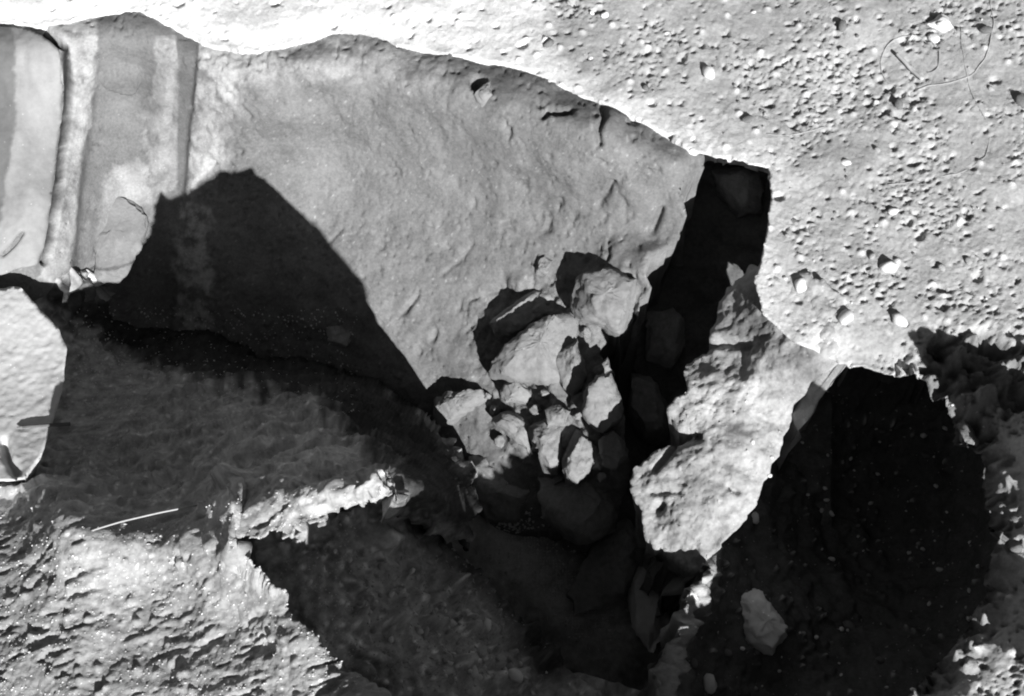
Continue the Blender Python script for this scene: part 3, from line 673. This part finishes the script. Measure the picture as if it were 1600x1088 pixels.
# ------------------------------------------------------------------ pebbles
def pebble_mesh(k, mat):
    r = np.random.RandomState(600+k)
    import bmesh
    bm = bmesh.new(); bmesh.ops.create_icosphere(bm, subdivisions=2, radius=1)
    sc3 = np.array([1, r.uniform(.65, .95), r.uniform(.5, .75)])
    for v in bm.verts:
        p_ = np.array(v.co)[None]
        v.co = Vector(((p_*(1+fbm(p_*1.3, 2, 700+k)[:, None]*.45))*sc3)[0])
    me = bpy.data.meshes.new('pebble'); bm.to_mesh(me); bm.free()
    me.polygons.foreach_set('use_smooth', np.ones(len(me.polygons), bool)); me.materials.append(mat); return me
PM = {m.name: [pebble_mesh(k, m) for k in range(5)] for m in (M_rock, M_rock_pale, M_rock_white, M_rock_grey)}
def pebble(px, py, rpx, mat, label, group, sink=.35, cat='pebble'):
    p, n = spot(px, py)
    if p is None: return
    o = bpy.data.objects.new('pebble', rng.choice(PM[mat.name])); col.objects.link(o)
    r = rpx*np.linalg.norm(p-CAM)/FPX
    o.location = p+n*r*(.6-sink); o.scale = (r*1.05, r*1.05, r)
    o.rotation_euler = (rng.uniform(-.4, .4), rng.uniform(-.4, .4), rng.uniform(0, 6.28))
    tagp(o, None, label, cat, group)
GP = 'pebbles set in the pale ground'
BIG = [(1388, 420, 13, 'oval white pebble with a dark crescent shadow, above the pair of flat pebbles'), (1321, 497, 14, 'left one of two flat white pebbles above the round pit'), (1405, 500, 14, 'right one of two flat white pebbles above the round pit'),
       (1106, 114, 13, 'large pale pebble halfway up the ground, left of the curled cord'), (1252, 450, 12, 'broad flat pebble left of the oval white pebble'), (1315, 44, 9, 'upright pebble left of the triangular stone'),
       (945, 25, 8, 'white oval pebble at the top edge of the ground'), (922, 88, 6, 'little white pebble below the white oval one at the top'), (1396, 330, 9, 'pointed white pebble on the ground below the arching cord'), (1265, 125, 8, 'round pebble between corner and curled cord'),
       (1320, 255, 9, 'pale pebble with black shadow, right of the trench corner'), (1404, 165, 9, 'pebble just under the knot of the cords'), (1458, 60, 10, 'round pale bead-like pebble on the top of the curled loop'), (1538, 50, 9, 'pebble beside the long curved cord at the top right'), (1597, 160, 12, 'dark-shadowed pebble at the right edge of the picture'),
       (1168, 188, 9, 'dull pebble left of the short straight cord'), (1240, 345, 7, 'small pebble close to the right side of the trench'), (1500, 345, 10, 'flat pale pebble amid pores on the right'), (858, 72, 8, 'pebble on the bright ground close to the rim')]
for x, y, r, lb in BIG: pebble(x, y, r, M_rock_white if 'white' in lb or 'pale' in lb else M_rock, lb, GP)
for k in range(120):
    x, y = rng.uniform(870, 1590), rng.uniform(5, 520)
    if x < 1225 and y > 90+.5*(x-870): continue
    pebble(x, y, rng.choice((2, 2.2, 2.5, 3, 3, 3.5, 4, 4, 5, 7)), rng.choice((M_rock, M_rock_pale, M_rock, M_rock_pale, M_rock_white)), 'small pebble among the pores of the pale ground', 'small pebbles among the pores of the ground')
SP = [(700, 975, 9, 'pale oblong pebble highest on the shaded gravelly slope'), (742, 990, 10, 'round pale pebble on the shaded slope'), (790, 1010, 7, 'upright pale pebble at the edge of the shaded slope'), (788, 1070, 14, 'largest pale pebble of the shaded slope, low in the picture'), (735, 1050, 13, 'broad dull pebble on the shaded slope'), (650, 955, 10, 'flat dull pebble on the upper shaded slope'), (660, 985, 6, 'small pale pebble left of the round one on the shaded slope')]
for x, y, r, lb in SP: pebble(x, y, r, M_rock_white, lb, 'pebbles on the shaded slope')
for k in range(80):
    t = rng.random(); x = 560+t*260+rng.uniform(-90, 50); y = 870+t*190+rng.uniform(-20, 80)
    pebble(x, y, rng.choice((2.5, 3, 4, 5, 6)), rng.choice((M_rock_white, M_rock_pale)), 'small pebble on the shaded gravelly slope above the trench', 'small pebbles on the shaded slope')
PP = [(1177, 812, 9, 'bright round pebble on the edge of the round pit beside the baulk'), (1104, 1070, 15, 'white round pebble low on the pit edge'), (1135, 1020, 8, 'grey pebble below the angular slab'), (1088, 1035, 8, 'dull pebble left of the grey one on the pit edge'), (1444, 712, 7, 'pale pebble on the upper right wall of the round pit'), (1330, 973, 10, 'dim pebble in the middle of the round pit'), (1377, 1045, 7, 'pale pebble at the bottom of the round pit'), (1588, 858, 10, 'pale pebble on the rough right bank of the pit'), (1582, 810, 7, 'oblong pebble on the rough bank above the pale pebble')]
for x, y, r, lb in PP: pebble(x, y, r, M_rock_white if 'white' in lb or 'bright' in lb else M_rock, lb, 'pebbles in the round pit')
for k in range(85):
    x, y = rng.uniform(1150, 1530), rng.uniform(600, 1080)
    pebble(x, y, rng.choice((2, 2.5, 3, 4, 5)), M_rock_white if rng.random() < .7 else M_rock, 'small pebble in the dark wall of the round pit', 'small pebbles in the wall of the round pit')

# loose grit that nobody could count, one mesh
def grit(name, spots, mat, label=None):
    import bmesh
    V, Fs = [], []
    base = np.array([(1, 0, -.4), (-.4, .9, -.3), (-.5, -.8, -.4), (.1, .1, .7)], float)
    for x, y, r in spots:
        p, n = spot(x, y)
        if p is None or (x < 108 and y < 752): continue
        r = r*np.linalg.norm(p-CAM)/FPX; a = rng.uniform(0, 6.28); ca, sa = math.cos(a), math.sin(a)
        R = np.array([[ca, -sa, 0], [sa, ca, 0], [0, 0, 1]])
        q = (base*(1+nr.uniform(-.3, .3, (4, 1))))@R.T*r+p; k = len(V)
        V += list(q); Fs += [(k, k+1, k+3), (k+1, k+2, k+3), (k+2, k, k+3), (k, k+2, k+1)]
    o = mesh_obj(name, np.array(V), np.array(Fs), mat, smooth=False); return tagp(o, 'stuff', label, 'grit')
S = [(690+250*t+rng.gauss(0, 20), 700+285*t+rng.gauss(0, 20), rng.uniform(1.2, 4.2)) for t in [rng.uniform(.28, 1) for _ in range(1100)]]
S = [q for q in S if q[0] > 770]
grit('gravel', S, M_rock_white, 'fine pale gravel strewn along the shaded trench floor')
S = [(rng.uniform(1060, 1540), rng.uniform(610, 1088), rng.choice((1, 1.4, 1.8, 2.5, 3.5))) for _ in range(420)]
grit('grit', S, M_rock_pale, 'pale crumbs stuck in the dark wall of the round pit')
S = [(560+rng.random()*270+rng.uniform(-100, 40), 860+rng.random()*220, rng.uniform(1.2, 4)) for _ in range(900)]
grit('gravel', S, M_rock_pale, 'fine gravel covering the shaded slope at bottom centre')
S = [(rng.uniform(-20, 560), rng.uniform(480, 1088), rng.uniform(.8, 2.8)) for _ in range(3800)]
grit('grit', S, M_rock_white, 'crumbs of dry earth scattered over the near bank')
